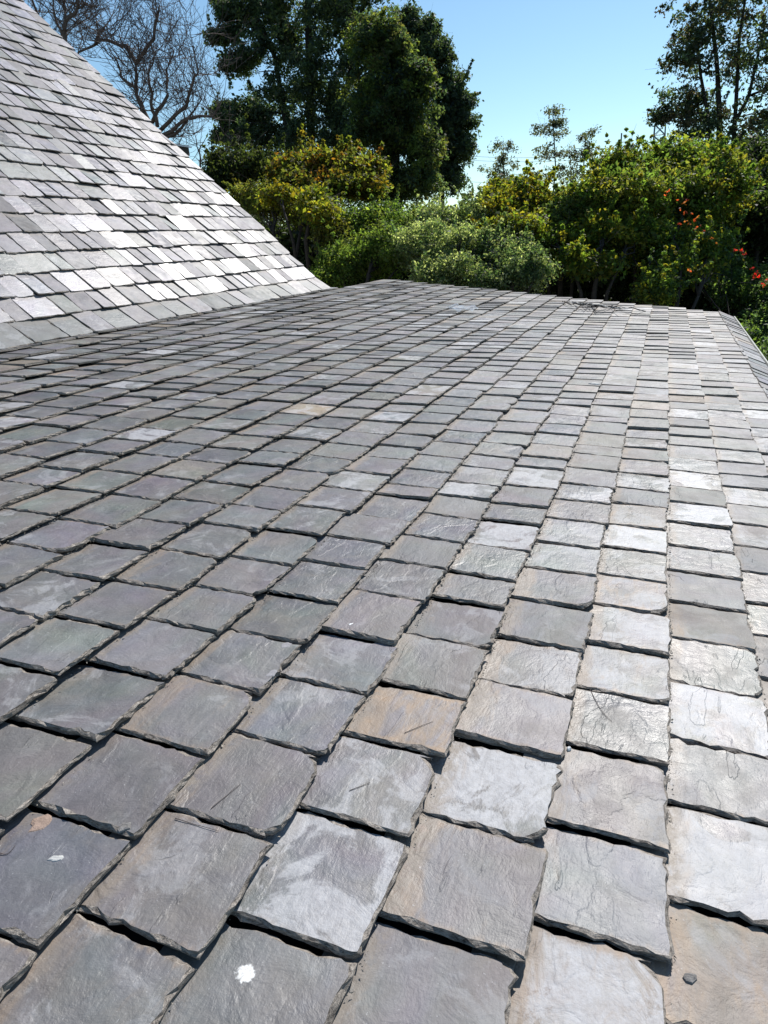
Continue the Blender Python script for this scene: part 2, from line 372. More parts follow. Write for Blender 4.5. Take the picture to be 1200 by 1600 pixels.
for k in range(-4, 22):
    jl = joints(k, -1.2, 10.43, first=JO.get(k))
    tail = .215 - EXP * k
    wave = rs.uniform(-.004, .004)
    hump = rs.uniform(0, 6)
    for i in range(len(jl) - 1):
        u0, u1 = jl[i], jl[i + 1]; uc = (u0 + u1) / 2
        if tail < -3.80 and uc > 8.45: continue
        t = rs.uniform(.0095, .0165); gap = rs.choice([.004, .006, .008, .011])
        tone = min(1.2, max(.1, rs.gauss(.5, .13))); hue = rs.random() * .9
        if rs.random() < .035 and uc > 1.9: hue = rs.uniform(.9, 1)
        lich = max(0, rs.gauss(.12, .14)); rust = max(0, rs.gauss(.08, .12)); gl = rs.random()
        if rs.random() < .08: lich = rs.uniform(.5, .9); tone += .2
        if tail > -.1: tone += .02 * rs.random(); lich += .15 * rs.random(); rust += .18 * rs.random() ** 2     # more pale bloom and rust towards the eave
        lab = None
        for s in SPEC:
            if s[0] == k and u0 < s[1] < u1: tone, hue, _, lich, rust, gl, lab = s[2:]
        lift = rs.uniform(.001, .010) if rs.random() < .85 else rs.uniform(-.002, .003)
        if k == 5 and u0 < .9 < u1: lift = .014
        seed = rs.random()
        if k == -4: tone += .5; gl = rs.uniform(.3, 1)
        if k == -4: fr, dn, nn, tl, L = KP, KD, KN, .165 + rs.gauss(0, .002), .2
        else: fr, dn, nn, tl, L = LP, V, N, tail + wave + rs.gauss(0, .0035), .275
        if k == -4: al = -.02
        else: al = .063 + rs.gauss(0, .003)
        mid = fr(uc, tl - .1); ip = imgpos(mid)
        vis = ip is not None and -160 < ip[0] < 1360 and -50 < ip[1] < 1750
        size = (u1 - u0) / (ip[2] if ip else 9) if vis else 0
        if vis: size *= abs(((mid - campos) / np.linalg.norm(mid - campos)) @ nn) ** .5
        cands.append((size, dict(point=fr, down=dn, nrm=nn, u0=u0 + gap / 2, w=u1 - u0 - gap, tail=tl, L=L, t=t, alpha=al,
                                 attrs=((tone, hue, rs.random()), (lich, rust, gl), seed), lift=lift, yaw=rs.gauss(0, .010),
                                 hoff=rs.gauss(0, .0022), twist=rs.gauss(0, .06)), lab))
cands.sort(key=lambda c: -c[0])
stuff = []
for i, (sz, kw, lab) in enumerate(cands):
    if i < 298 and sz > 0:
        slate_obj(slate(detail=2 if i < 170 else 1, **kw), deck, [M_low, M_edge], lab)
    else: stuff.append(slate(detail=0, **kw))
slate_stuff(stuff, deck, [M_low, M_edge])
# eave drip edge, gable walls, verge board
tb = MB(); tb.box8([KP(-2.2, .172, -.10), KP(10.45, .172, -.10), KP(10.45, .188, -.10), KP(-2.2, .188, -.10),
                    KP(-2.2, .172, .010), KP(10.45, .172, .010), KP(10.45, .188, .010), KP(-2.2, .188, .010)])
tb.build('drip_edge', M_trim, wing)
vb = MB(); vb.box8([LP(10.40, .98, -.24), LP(10.425, .98, -.24), LP(10.425, -3.95, -.24), LP(10.40, -3.95, -.24),
                    LP(10.40, .98, -.05), LP(10.425, .98, -.05), LP(10.425, -3.95, -.05), LP(10.40, -3.95, -.05)])
vb.build('verge_board', M_wood, wing)
def zat(v, h): return LP(0, v, h)[2]
xe = LP(0, .80)[0]; xw = LP(0, -3.9)[0]
wb = MB()
wb.box8([(xe - .22, -2.1, 0), (xe, -2.1, 0), (xe, 10.38, 0), (xe - .22, 10.38, 0), (xe - .22, -2.1, zat(.6, -.1)), (xe, -2.1, zat(.8, -.1)), (xe, 10.38, zat(.8, -.1)), (xe - .22, 10.38, zat(.6, -.1))])
wb.box8([(xw, 10.16, 0), (xe - .23, 10.16, 0), (xe - .23, 10.38, 0), (xw, 10.38, 0), (xw, 10.16, zat(-4, -.1)), (xe - .23, 10.16, zat(.6, -.1)), (xe - .23, 10.38, zat(.6, -.1)), (xw, 10.38, zat(-4, -.1))])
wb.box8([(xw, 8.5, 0), (xw + .2, 8.5, 0), (xw + .2, 10.15, 0), (xw, 10.15, 0), (xw, 8.5, zat(-4, -.14)), (xw + .2, 8.5, zat(-4, -.14)), (xw + .2, 10.15, zat(-4, -.14)), (xw, 10.15, zat(-4, -.14))])
wb.build('wall', M_wall, wing)

# ------------------------------------------------------------------ main house with the steep roof
RK = 8.47; SR = 6.9
house = thing('main_house', 'taller house part with a steep pale slate roof rising at the left', 'building', (-6, 4, 0))
db = MB()
db.box8([SP(-2.2, .03, -.10), SP(RK - .03, .03, -.10), SP(RK - .03, SR, -.10), SP(-2.2, SR, -.10), SP(-2.2, .03, -.06), SP(RK - .03, .03, -.06), SP(RK - .03, SR, -.06), SP(-2.2, SR, -.06)])
top = SP(0, SR, -.06); bk = top + np.array([-4.6, 0, -4.3])
db.box8([(bk[0], -2.2, bk[2]), (bk[0], RK - .03, bk[2]), (top[0], RK - .03, top[2] - .05), (top[0], -2.2, top[2] - .05),
         (bk[0] - .03, -2.2, bk[2] + .04), (bk[0] - .03, RK - .03, bk[2] + .04), (top[0], RK - .03, top[2]), (top[0], -2.2, top[2])])
sdeck = db.build('roof_deck', M_deck, house)
cands = []; rs = random.Random(9)
K3A = math.radians(9)          # lowest course is sprocketed to a gentler pitch
B3D = -(D3 * math.cos(K3A) + N3 * -math.sin(K3A)); B3D = -D3 * math.cos(K3A) + N3 * math.sin(K3A); B3N = N3 * math.cos(K3A) + D3 * math.sin(K3A)
def BP(u, s, h=0.): return SP(0, .218, -.010) + u * U + s * B3D + h * B3N       # s downslope
def SPd(u, s, h=0.): return SP(u, -s, h)
for k in range(0, 30):
    tail_s = .2 + .2265 * (k - 1)
    if tail_s > SR - .1: break
    r = random.Random(300 + k); jl = [-1.2 + r.random() * .2]
    while jl[-1] < RK:
        w = r.uniform(.14, .22) if r.random() < .88 else r.uniform(.24, .34)
        if k == 0: w = r.uniform(.22, .33)
        jl.append(jl[-1] + w)
    jl = [j for j in jl if j < RK - .1] + [RK + r.uniform(-.006, .006)]
    wv = r.uniform(-.004, .004)
    for i in range(len(jl) - 1):
        u0, u1 = jl[i], jl[i + 1]; uc = (u0 + u1) / 2
        t = rs.uniform(.009, .0125); tone = max(.05, min(1.6, rs.gauss(.58, .33))); hue = rs.random() ** 1.1
        lich = max(0, rs.gauss(.1, .12)); rust = 0; gl = rs.random() ** 1.0
        if rs.random() < .24: gl = rs.uniform(.0, .25); tone += .85  # pale base tone on scattered slates stands in for sun glare
        if k == 0:
            fr, dn, nn, tl, L, al = BP, B3D, B3N, .262 + rs.gauss(0, .003), .262, .012; hue = rs.choice([.93, 1., .95, .3]); tone = rs.uniform(.35, .55); gl = rs.uniform(.3, .9)  # darker, bluer tone paints this row as out of the glare
        else: fr, dn, nn, tl, L, al = SPd, -D3, N3, -tail_s + wv + rs.gauss(0, .003), .28, .064 + rs.gauss(0, .010)
        mid = fr(uc, tl - .1); ip = imgpos(mid)
        vis = ip is not None and -60 < ip[0] < 1360 and -40 < ip[1] < 1750
        size = 1. / ip[2] * (u1 - u0) if vis else 0
        cands.append((size, dict(point=fr, down=dn, nrm=nn, u0=u0 + .0025, w=u1 - u0 - .005, tail=tl, L=L, t=t, alpha=al,
                                 attrs=((tone, hue, rs.random()), (lich, rust, gl), rs.random()), lift=rs.uniform(-.008, .012), yaw=rs.gauss(0, .008),
                                 hoff=rs.gauss(0, .002), twist=rs.gauss(0, .06)), None))
cands.sort(key=lambda c: -c[0]); stuff = []
for i, (sz, kw, lab) in enumerate(cands):
    if i < 298 and sz > 0: slate_obj(slate(detail=1 if i < 200 else 0, **kw), sdeck, [M_steep, M_edge])
    else: stuff.append(slate(detail=0, **kw))
slate_stuff(stuff, sdeck, [M_steep, M_edge])
ub = MB(); ub.box8([BP(-2.2, .2, -.05), BP(RK - .03, .2, -.05), BP(RK - .03, -.05, -.05), BP(-2.2, -.05, -.05), BP(-2.2, .2, -.02), BP(RK - .03, .2, -.02), BP(RK - .03, -.05, -.02), BP(-2.2, -.05, -.02)])
ub.build('sprocket_board', M_deck, house)
rb = MB(); rb.box8([SP(RK - .03, .0, -.26), SP(RK - .005, .0, -.26), SP(RK - .005, SR, -.26), SP(RK - .03, SR, -.26),
                    SP(RK - .03, .0, -.03), SP(RK - .005, .0, -.03), SP(RK - .005, SR, -.03), SP(RK - .03, SR, -.03)])
rb.build('rake_board', M_wood, house)
gb = MB(); p0 = SP(0, .0, -.11); p1 = SP(0, SR, -.11); pe = bk
for y0, y1 in ((RK - .3, RK - .05),):
    prof = [(p0[0], 0), (p0[0], p0[2]), (p1[0], p1[2]), (bk[0] + .1, bk[2] - .05), (bk[0] + .1, 0)]
    n = len(prof); vs = [(x, y0, z) for x, z in prof] + [(x, y1, z) for x, z in prof]
    gb.add(vs, [tuple(range(n)), tuple(range(n, 2 * n))[::-1]] + [(i, n + i, n + (i + 1) % n, (i + 1) % n) for i in range(n)])
gb.build('gable_wall', M_wall, house)
# end of a rear eave that shows past the rake: pale metal on a dark board
q = px(276, 222, 9.6); e = px(290, 240, 9.6)
eb = MB(); eb.box((q[0] - .5, RK + .0, e[2] - .02), (e[0], 9.7, q[2] - .05)); o = eb.build('rear_eave_board', M_wood, house)
eb = MB()
P = [np.array([q[0] - .5 + (e[0] + .02 - q[0] + .5) * i / 6, 0, q[2] - .03 - .05 * (i / 6.) ** 3]) for i in range(7)]
for i in range(6):
    a_, b_ = P[i], P[i + 1]
    eb.box8([(a_[0], RK, a_[2]), (b_[0], RK, b_[2]), (b_[0], 9.75, b_[2]), (a_[0], 9.75, a_[2]), (a_[0], RK, a_[2] + .02), (b_[0], RK, b_[2] + .02), (b_[0], 9.75, b_[2] + .02), (a_[0], 9.75, a_[2] + .02)])
eb.build('rear_eave_flashing', simple('zinc_flashing', (.30, .36, .42), .45, 10, .1, 0), house)

# ------------------------------------------------------------------ ground
a = NT('garden_ground'); co = a.n('TexCoord').outputs['Object']
a.set(a.p, 'Base Color', a.ramp(a.noise(co, .8, 8, .65), [(.35, (.035, .04, .018)), (.55, (.06, .065, .028)), (.7, (.10, .08, .05))])); a.set(a.p, 'Roughness', 1.)
a.set(a.p, 'Normal', a.bump(a.noise(co, 6, 6, .7), .05))
g = MB(); nG = 24
for i in range(nG):
    for j in range(nG):
        x0, x1 = -600 + 1200 * i / nG, -600 + 1200 * (i + 1) / nG; y0, y1 = -200 + 1200 * j / nG, -200 + 1200 * (j + 1) / nG
        g.add([(x0, y0, 0), (x1, y0, 0), (x1, y1, 0), (x0, y1, 0)], [(0, 1, 2, 3)])
g.build('ground', a.mat)['kind'] = 'structure'

# ------------------------------------------------------------------ foliage
def leaf_mat(name, trans=.35, rough=.6):
    a = NT(name); c = a.n('Attribute', attribute_name='lcol').outputs['Color']
    a.set(a.p, 'Base Color', c); a.set(a.p, 'Roughness', rough); a.set(a.p, 'Specular IOR Level', .35)
    tr = a.n('BsdfTranslucent'); q = a.n('VectorMath', operation='MULTIPLY'); a.set(q, 0, c); q.inputs[1].default_value = (2.2, 2.3, .9); a.set(tr, 0, q.outputs[0])
    mx = a.n('MixShader'); mx.inputs[0].default_value = trans
    a.t.links.new(a.p.outputs[0], mx.inputs[1]); a.t.links.new(tr.outputs[0], mx.inputs[2]); a.t.links.new(mx.outputs[0], a.out.inputs[0])
    return a.mat
M_leaf = leaf_mat('leaves', .64); M_needle = leaf_mat('dark_leaves', .45, .6); M_petal = leaf_mat('petals', .3, .6)
M_bark = simple('bark', (.036, .030, .026), .9, 14, .35, .01); M_twig = simple('bare_bark', (.12, .092, .084), .9, 10, .3, .004)
def leaves(centers, radii, n, size, cols, flat=.75, up=.35, aspect=2.0, jit=.35, colvar=.25):
    """arrays of leaf quads scattered round clump centers"""
    K = len(centers); idx = np.repeat(np.arange(K), n); m = len(idx)
    d = rng.normal(size=(m, 3)); d /= np.linalg.norm(d, axis=1)[:, None]
    rad = rng.random(m) ** .55
    P = centers[idx] + d * rad[:, None] * radii[idx][:, None] * np.array([1, 1, flat])
    nr = rng.normal(size=(m, 3)) + d * .6 + np.array([0, 0, up * 2]); nr /= np.linalg.norm(nr, axis=1)[:, None]
    ax = rng.normal(size=(m, 3)) + d * .4 + np.array([0, 0, -.15]); ax -= nr * (ax * nr).sum(1)[:, None]; ax /= np.linalg.norm(ax, axis=1)[:, None]
    bx = np.cross(nr, ax); s = size * (1 + jit * rng.normal(size=m)).clip(.4, 2)
    L_ = ax * s[:, None]; Wd = bx * (s / aspect)[:, None]
    v = np.stack([P - L_ * .5, P - L_ * .02 + Wd * .5, P + L_ * .5 - nr * (s * .12)[:, None], P - L_ * .02 - Wd * .5], 1).reshape(-1, 3)
    ck = np.array(cols)[rng.integers(0, len(cols), K)] * (1 + colvar * rng.normal(size=(K, 1))).clip(.45, 1.9)
    c = ck[idx] * (1 + .22 * rng.normal(size=(m, 1))).clip(.4, 1.9)
    alt = rng.random(m) < .12; c[alt] = np.array(cols)[rng.integers(0, len(cols), alt.sum())]
    c4 = np.repeat(np.concatenate([c.clip(.003, .9), np.ones((m, 1))], 1), 4, axis=0)
    return v, c4
def leaf_mesh(name, parts, mat, parent):
    v = np.concatenate([p[0] for p in parts]).astype(np.float32); c = np.concatenate([p[1] for p in parts]).astype(np.float32)
    v = v - np.array(parent_world(parent), dtype=np.float32)
    m = bpy.data.meshes.new(name); nv = len(v); nf = nv // 4
    m.vertices.add(nv); m.vertices.foreach_set('co', v.ravel()); m.loops.add(nv); m.loops.foreach_set('vertex_index', np.arange(nv, dtype=np.int32))
    m.polygons.add(nf); m.polygons.foreach_set('loop_start', np.arange(0, nv, 4, dtype=np.int32)); m.polygons.foreach_set('loop_total', np.full(nf, 4, dtype=np.int32))
    a_ = m.attributes.new('lcol', 'FLOAT_COLOR', 'POINT'); a_.data.foreach_set('color', c.ravel()); m.materials.append(mat); m.update(calc_edges=True)
    o = bpy.data.objects.new(name, m); COL.objects.link(o); o.parent = parent; return o
LEAFN = [0]
def lobes3(lobes, Y, dscale=1.):
    out = []
    for l in lobes:
        x, y, rx, ry = l[:4]; dy = l[4] if len(l) > 4 else 0.
        c = px(x, y, Y + dy); k = (Y + dy) / 1010.
        out.append((c, np.array([rx * k, (rx + ry) * .5 * k * dscale, ry * k])))
    return out
def clumps(lob, per, rad, shell=2.2):
    C = []; Rr = []
    tot = sum(l[1][0] * l[1][2] for l in lob)
    for c, r in lob:
        n = max(3, int(per * r[0] * r[2] / tot))
        d = rng.normal(size=(n, 3)); d /= np.linalg.norm(d, axis=1)[:, None]
        C.append(c + d * (rng.random(n) ** (1 / shell))[:, None] * r); Rr.append(rad * rng.uniform(.6, 1.4, n))
    return np.concatenate(C), np.concatenate(Rr)
def curve(a, b, sag=.0, n=5, wob=.1):
    a = np.asarray(a, float); b = np.asarray(b, float); L = np.linalg.norm(b - a)
    return [a + (b - a) * t + np.array([0, 0, sag * math.sin(math.pi * t)]) + (rng.normal(size=3) * wob * L * .25 * math.sin(math.pi * t)) for t in np.linspace(0, 1, n)]
def plant(name, label, cat, lobes, Y, cols, per, cr, nleaf, lsize, stems, group=None, mat=None, dscale=1., up=.35, flat=.75, aspect=2., limbs=14,
          trunk_r=.12, crown='crown', colvar=.25, extra=None, shell=2.2, stem_name='trunk', inner=True, ragged=8, shoots=.12):
    """lobes in photo pixels at depth Y; stems: pixel polylines; base on the ground"""
    lob = lobes3(lobes, Y, dscale)
    if ragged:
        sub = []
        for c, r in lob:
            for _ in range(int(ragged * (1 + r[0]))):
                d = rng.normal(size=3); d[2] = abs(d[2]) * .8 + d[2] * .2; d /= np.linalg.norm(d)
                sub.append((c + d * r * rng.uniform(.6, 1.0), r.mean() * np.array([1, 1, .8]) * rng.uniform(.14, .6)))
        lob = [(c, r * .8) for c, r in lob] + sub
    sx = [px(s[0][0], s[0][1], Y) for s in stems]
    base = np.array([sx[0][0], sx[0][1], 0.])
    t = thing(name, label, cat, base, group)
    C, Rr = clumps(lob, per, cr, shell)
    if shoots:
        SC, SR_ = [], []
        for _ in range(int(shoots * per)):
            c, r = lob[rng.integers(0, len(lob))]
            d = rng.normal(size=3); d[2] = abs(d[2]) * .9; d /= np.linalg.norm(d); s0 = c + d * r * .85; g_ = d * .5 + np.array([0, 0, .75]) + rng.normal(size=3) * .35
            Ls = cr * rng.uniform(.7, 2.0)
            for q_ in np.linspace(0, 1, 5): SC.append(s0 + g_ * Ls * q_ - np.array([0, 0, .25 * Ls * q_ * q_])); SR_.append(cr * (.36 - .24 * q_))
        SC = np.array(SC); SR_ = np.array(SR_)
        parts0 = [leaves(SC, SR_, max(5, nleaf // 3), lsize, cols, 1., up, aspect, colvar=colvar * .5)]
    else: parts0 = []
    keep = C[:, 2] > .25; C, Rr = C[keep], Rr[keep]
    parts = parts0 + [leaves(C, Rr, nleaf, lsize, cols, flat, up, aspect, colvar=colvar)]
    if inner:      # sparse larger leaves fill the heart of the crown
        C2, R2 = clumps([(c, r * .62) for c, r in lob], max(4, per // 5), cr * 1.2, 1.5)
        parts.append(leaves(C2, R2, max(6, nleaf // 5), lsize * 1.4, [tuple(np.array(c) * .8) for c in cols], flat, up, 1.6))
    if extra: parts += extra
    LEAFN[0] += sum(len(p[0]) // 4 for p in parts)
    for i, s in enumerate(stems):
        pts = [px(x, y, Y) for x, y in s]; p0 = pts[0].copy(); p0[2] = 0; p0[0] += (sx[0][0] - p0[0]) * .6
        r0 = trunk_r * (1 if i == 0 else .7)
        full = [p0] + pts; b = MB(); b.tube(full, [r0 * (1.25 - 1.0 * j / len(full)) for j in range(len(full))], 7); b.build(stem_name, M_bark, t, smooth=True)
    b = MB(); sp = [p for s in stems for p in [px(x, y, Y) for x, y in s]]
    dense = []
    for s in stems:
        pts = [px(x, y, Y) for x, y in s]
        for i in range(len(pts) - 1):
            for q_ in np.linspace(0, 1, 6): dense.append(pts[i] + (pts[i + 1] - pts[i]) * q_)
    dense = np.array(dense)
    for i in rng.choice(len(C), min(limbs, len(C)), replace=False):
        tgt = C[i]; cand = dense[dense[:, 2] < tgt[2] + .2] if (dense[:, 2] < tgt[2] + .2).any() else dense
        s0 = cand[np.argmin(np.linalg.norm(cand - tgt, axis=1) + np.abs(cand[:, 2] - tgt[2]) * -.2)]
        Ln = np.linalg.norm(tgt - s0); rr = min(trunk_r * .45, .012 + Ln * .011)
        b.tube(curve(s0, tgt, Ln * .04, 6, .15), np.linspace(rr, rr * .25, 6), 4)
        for _ in range(2):
            e_ = tgt + rng.normal(size=3) * cr * 1.2; b.tube(curve(s0 + (tgt - s0) * .6, e_, 0, 4, .2), np.linspace(rr * .4, rr * .12, 4), 3)
    if len(b.v): b.build('branches', M_bark, t, smooth=True)
    leaf_mesh(crown, parts, mat or M_leaf, t)
    return t, C, Rr
# colour sets (leaf albedo, with haze mixed into the far set)
DARK = [(.056, .085, .058), (.066, .10, .060), (.050, .076, .070), (.088, .115, .056)]
OLIVE = [(.12, .14, .045), (.15, .155, .045), (.085, .115, .04), (.16, .15, .045)]
GREEN = [(.11, .17, .045), (.085, .135, .045), (.15, .19, .05), (.10, .15, .055)]
YGREEN = [(.18, .185, .03), (.14, .165, .03), (.21, .185, .03), (.09, .13, .03)]
ORANGE = [(.17, .12, .02), (.20, .095, .02), (.14, .13, .025), (.08, .09, .025), (.13, .085, .025)]
SILVER = [(.25, .28, .18), (.17, .21, .12), (.33, .35, .26), (.12, .16, .08)]
BLUEG = [(.09, .14, .09), (.07, .12, .07), (.13, .18, .12), (.06, .09, .055)]
FAR_HAZED = [(.085, .095, .085), (.10, .095, .085), (.07, .085, .08)]  # greyed tones put the haze of distance into the leaf colour

# tall trees
plant('evergreen_tree', 'tall dark multi-stemmed evergreen behind the bushes, left of centre', 'tree',
      [(480, 40, 85, 110), (420, 90, 55, 60), (395, 30, 45, 45), (360, 22, 26, 14), (352, 60, 26, 13), (372, 105, 30, 20), (555, 40, 50, 100), (450, 175, 90, 50), (385, 185, 38, 20), (350, 175, 22, 10), (360, 215, 30, 12),
       (410, 222, 60, 20), (520, 140, 70, 90), (500, 230, 90, 45), (560, 220, 50, 60), (470, -60, 90, 70), (560, -50, 50, 50)],
      45, DARK, 1150, .52, 66, .17, [[(487, 330), (486, 180), (482, 60), (480, -60)], [(455, 330), (448, 200), (430, 90), (400, 20)], [(520, 330), (530, 190), (560, 60), (575, -40)]],
      mat=M_needle, limbs=70, trunk_r=.32, dscale=.8)
plant('olive_green_tree', 'dense dark olive tree at the right flank of the tall evergreen', 'tree',
      [(585, 80, 34, 40), (612, 90, 30, 38), (605, 140, 48, 45), (650, 130, 24, 24), (630, 195, 48, 50), (640, 250, 46, 50), (600, 225, 45, 70), (640, 300, 45, 35), (590, 300, 50, 40)],
      40, OLIVE[:1] + OLIVE[2:3] + DARK + [(.09, .085, .04)], 850, .50, 100, .155, [[(620, 340), (618, 230), (612, 110)]], mat=M_leaf, limbs=20, trunk_r=.3, up=.6)
plant('dark_tree', 'dark blue-green tree with ragged side sprays right of the dark olive tree', 'tree',
      [(655, 60, 22, 22), (668, 100, 28, 35), (690, 95, 16, 22), (695, 150, 28, 30), (722, 165, 16, 14), (705, 200, 30, 30), (712, 245, 24, 32), (680, 230, 40, 60), (700, 290, 24, 30), (640, 45, 16, 18)],
      47, DARK, 500, .50, 75, .175, [[(690, 340), (690, 200), (672, 80)]], mat=M_needle, limbs=30, trunk_r=.2)
plant('broadleaf_tree', 'tall open tree with several slender trunks at the upper right', 'tree',
      [(1105, 20, 45, 40), (1085, 70, 34, 26), (1062, 105, 26, 16), (1110, 110, 45, 35), (1160, 40, 50, 60), (1180, 120, 40, 45), (1072, 155, 30, 18), (1055, 178, 28, 16), (1100, 190, 40, 26),
       (1150, 190, 45, 30), (1190, 210, 30, 35), (1090, 225, 40, 18), (1150, 235, 45, 18), (1120, -40, 60, 40), (1190, -40, 50, 50), (1035, 186, 14, 4), (1240, 60, 60, 90), (1235, 180, 50, 60)],
      40, DARK + [(.075, .075, .05), (.08, .065, .05)], 620, .42, 34, .15, [[(1124, 270), (1124, 180), (1120, 100), (1108, -10)], [(1112, 270), (1108, 190), (1095, 120), (1088, 50)], [(1143, 270), (1150, 160), (1155, 60), (1170, -40)], [(1128, 230), (1170, 150), (1190, 60)]],
      mat=M_needle, limbs=90, trunk_r=.15, inner=False, ragged=5)
# far small trees on the skyline
for lab, lb, st_ in (('leftmost small hazy tree on the skyline between the big trees', [(785, 235, 14, 18), (780, 262, 26, 16), (790, 282, 32, 14)], [[(787, 330), (787, 270), (786, 222)]]),
                     ('tallest small skyline tree, thin trunk with separate leaf clumps', [(865, 185, 16, 14), (848, 206, 14, 8), (880, 195, 12, 10), (868, 212, 18, 8), (852, 240, 18, 12), (872, 243, 14, 9), (862, 275, 26, 14)], [[(862, 330), (868, 260), (864, 180)]]),
                     ('small reddish-grey skyline tree just right of the tallest one', [(915, 215, 16, 12), (905, 240, 18, 16), (925, 245, 14, 14), (905, 275, 28, 18)], [[(905, 330), (912, 260), (915, 212)]])):
    plant('skyline_tree', lab, 'tree', lb, 55, FAR_HAZED, 80, .42, 26, .16, st_, ragged=2, shoots=0,  group='small trees on the skyline', limbs=26, trunk_r=.06, inner=False)
# bushes and an added dark hedge behind the roof, back to front
plant('shade_filler_hedge', 'added hedge whose dark leaves stand in for shade beneath and behind the bushes', 'hedge',  # added to darken the hollows: shade is put into the leaf colours
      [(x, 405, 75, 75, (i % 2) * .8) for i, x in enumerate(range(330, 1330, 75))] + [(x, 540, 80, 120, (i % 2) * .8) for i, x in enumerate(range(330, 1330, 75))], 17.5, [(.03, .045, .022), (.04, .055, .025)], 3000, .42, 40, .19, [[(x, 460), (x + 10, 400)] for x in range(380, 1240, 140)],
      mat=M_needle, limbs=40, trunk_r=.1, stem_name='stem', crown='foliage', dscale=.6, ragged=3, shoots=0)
def bush(name, label, lobes, Y, cols, per, nleaf, ls, **k):
    ym = max(l[1] for l in lobes); lobes = [(l[0], l[1] + 7, l[2], l[3], (ym - l[1]) * .024) for l in lobes]; ls *= .82; nleaf = int(nleaf * .98)
    x = sum(l[0] for l in lobes) / len(lobes); yb = max(l[1] for l in lobes)
    kw = dict(limbs=16, trunk_r=.05, stem_name='stem', crown='foliage'); kw.update(k)
    cr = kw.pop('cr', .24)
    return plant(name, label, 'bush', lobes, Y, cols, per, cr, nleaf, ls, [[(x, yb + 40), (x + 8, yb - 10)], [(x - 20, yb + 40), (x - 34, yb - 5)], [(x + 20, yb + 40), (x + 38, yb)]], **kw)
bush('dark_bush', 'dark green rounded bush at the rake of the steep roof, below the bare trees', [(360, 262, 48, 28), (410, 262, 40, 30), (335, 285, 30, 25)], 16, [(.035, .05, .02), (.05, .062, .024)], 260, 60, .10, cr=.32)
bush('autumn_bush', 'bush with yellow and orange autumn leaves below the tall evergreen', [(480, 250, 34, 20), (520, 258, 40, 24), (565, 268, 38, 24), (450, 262, 30, 22), (545, 290, 55, 26), (490, 285, 50, 25)], 15, ORANGE + YGREEN[:2] + OLIVE[:3], 420, 55, .10)
bush('olive_bush', 'olive green bush with a dark hollow beside the rake of the steep roof', [(395, 312, 48, 22), (440, 318, 40, 26), (490, 335, 44, 30), (520, 365, 26, 30)], 13.4, OLIVE + [(.09, .085, .02)], 420, 60, .075)
bush('yellow_sprig_bush', 'small bright yellow-green shrub over the dark hollow left of centre', [(490, 318, 14, 26), (505, 330, 30, 10), (440, 302, 22, 9)], 13.1, YGREEN + [(.22, .17, .02)], 70, 60, .075, limbs=8)
bush('green_bush', 'mid green fine-leaved bush behind the highest corner of the shallow roof', [(565, 360, 45, 40), (600, 395, 60, 40), (545, 410, 40, 35), (620, 350, 45, 30), (510, 430, 30, 18)], 12.3, GREEN + OLIVE[:1], 800, 75, .058, cr=.2)
bush('silver_bush', 'grey-green bush with small glinting leaves behind the middle of the verge', [(690, 345, 40, 28), (670, 395, 50, 45), (715, 400, 48, 48), (735, 350, 22, 34), (700, 430, 50, 25)], 12.0, SILVER + BLUEG[:1], 850, 75, .052, cr=.2)
bush('pale_bush', 'rounded grey-green bush right of the glinting one, just over the verge', [(800, 400, 38, 34), (828, 420, 32, 30), (785, 430, 45, 25), (770, 380, 25, 25)], 11.9, SILVER[1:] + BLUEG, 620, 75, .052, cr=.18)
bush('golden_bush', 'golden yellow-green climber clump standing up below the skyline trees', [(788, 300, 28, 20), (815, 312, 26, 22), (780, 335, 24, 28), (800, 358, 42, 18), (832, 300, 12, 12)], 13.6, YGREEN + [(.20, .15, .02)], 380, 60, .085)
bush('hazel_bush', 'mixed green bush right of the golden clump', [(860, 334, 34, 18), (900, 338, 45, 26), (870, 352, 40, 25)], 14.2, GREEN[:2] + OLIVE + SILVER[1:2], 420, 60, .085)
bush('large_bush', 'broad high mound of yellow-green bush right of centre', [(940, 322, 40, 24), (985, 274, 50, 30), (1045, 272, 55, 32), (1000, 310, 80, 36), (1090, 300, 55, 40), (930, 320, 50, 26), (1110, 280, 40, 28)], 14.6, YGREEN[1:] + GREEN[:2] + OLIVE[:2], 1250, 66, .085, limbs=30, cr=.27)
bush('arching_bush', 'lime green arching sprays over the darkest hollow behind the verge', [(900, 372, 50, 18), (940, 362, 45, 20), (890, 405, 26, 16), (925, 412, 34, 10), (985, 370, 50, 24)], 12.8, YGREEN[1:] + GREEN[:1], 430, 60, .08)
FL1 = [(1042, 300), (1040, 305), (1045, 297), (1068, 318), (1072, 312), (1062, 326), (1070, 332), (1080, 335), (1086, 342), (1092, 338), (1072, 345), (1078, 350), (1095, 352), (1100, 360), (1088, 356), (1064, 350), (1112, 372), (1120, 380), (1075, 421), (1078, 423), (1058, 312)]
FL2 = [(1160, 393), (1163, 396), (1157, 391), (1180, 428), (1183, 424), (1186, 432), (1178, 434), (1191, 443), (1195, 446), (1148, 390), (1176, 420), (1198, 438)]
bush('flowering_bush', 'yellow-green bush dotted with red and orange flowers at the right', [(1035, 345, 45, 34), (1075, 350, 40, 40), (1040, 395, 45, 34), (1095, 395, 45, 34), (1050, 430, 30, 22), (1025, 455, 26, 18)], 12.6, YGREEN[1:] + GREEN + BLUEG[:1], 900, 66, .068, cr=.22,
     extra=[leaves(np.array([px(x, y, 12.1) for x, y in FL1]), rng.uniform(.02, .05, len(FL1)), 5, .036, [(.36, .06, .03), (.32, .045, .03), (.32, .10, .04)], up=.3)])
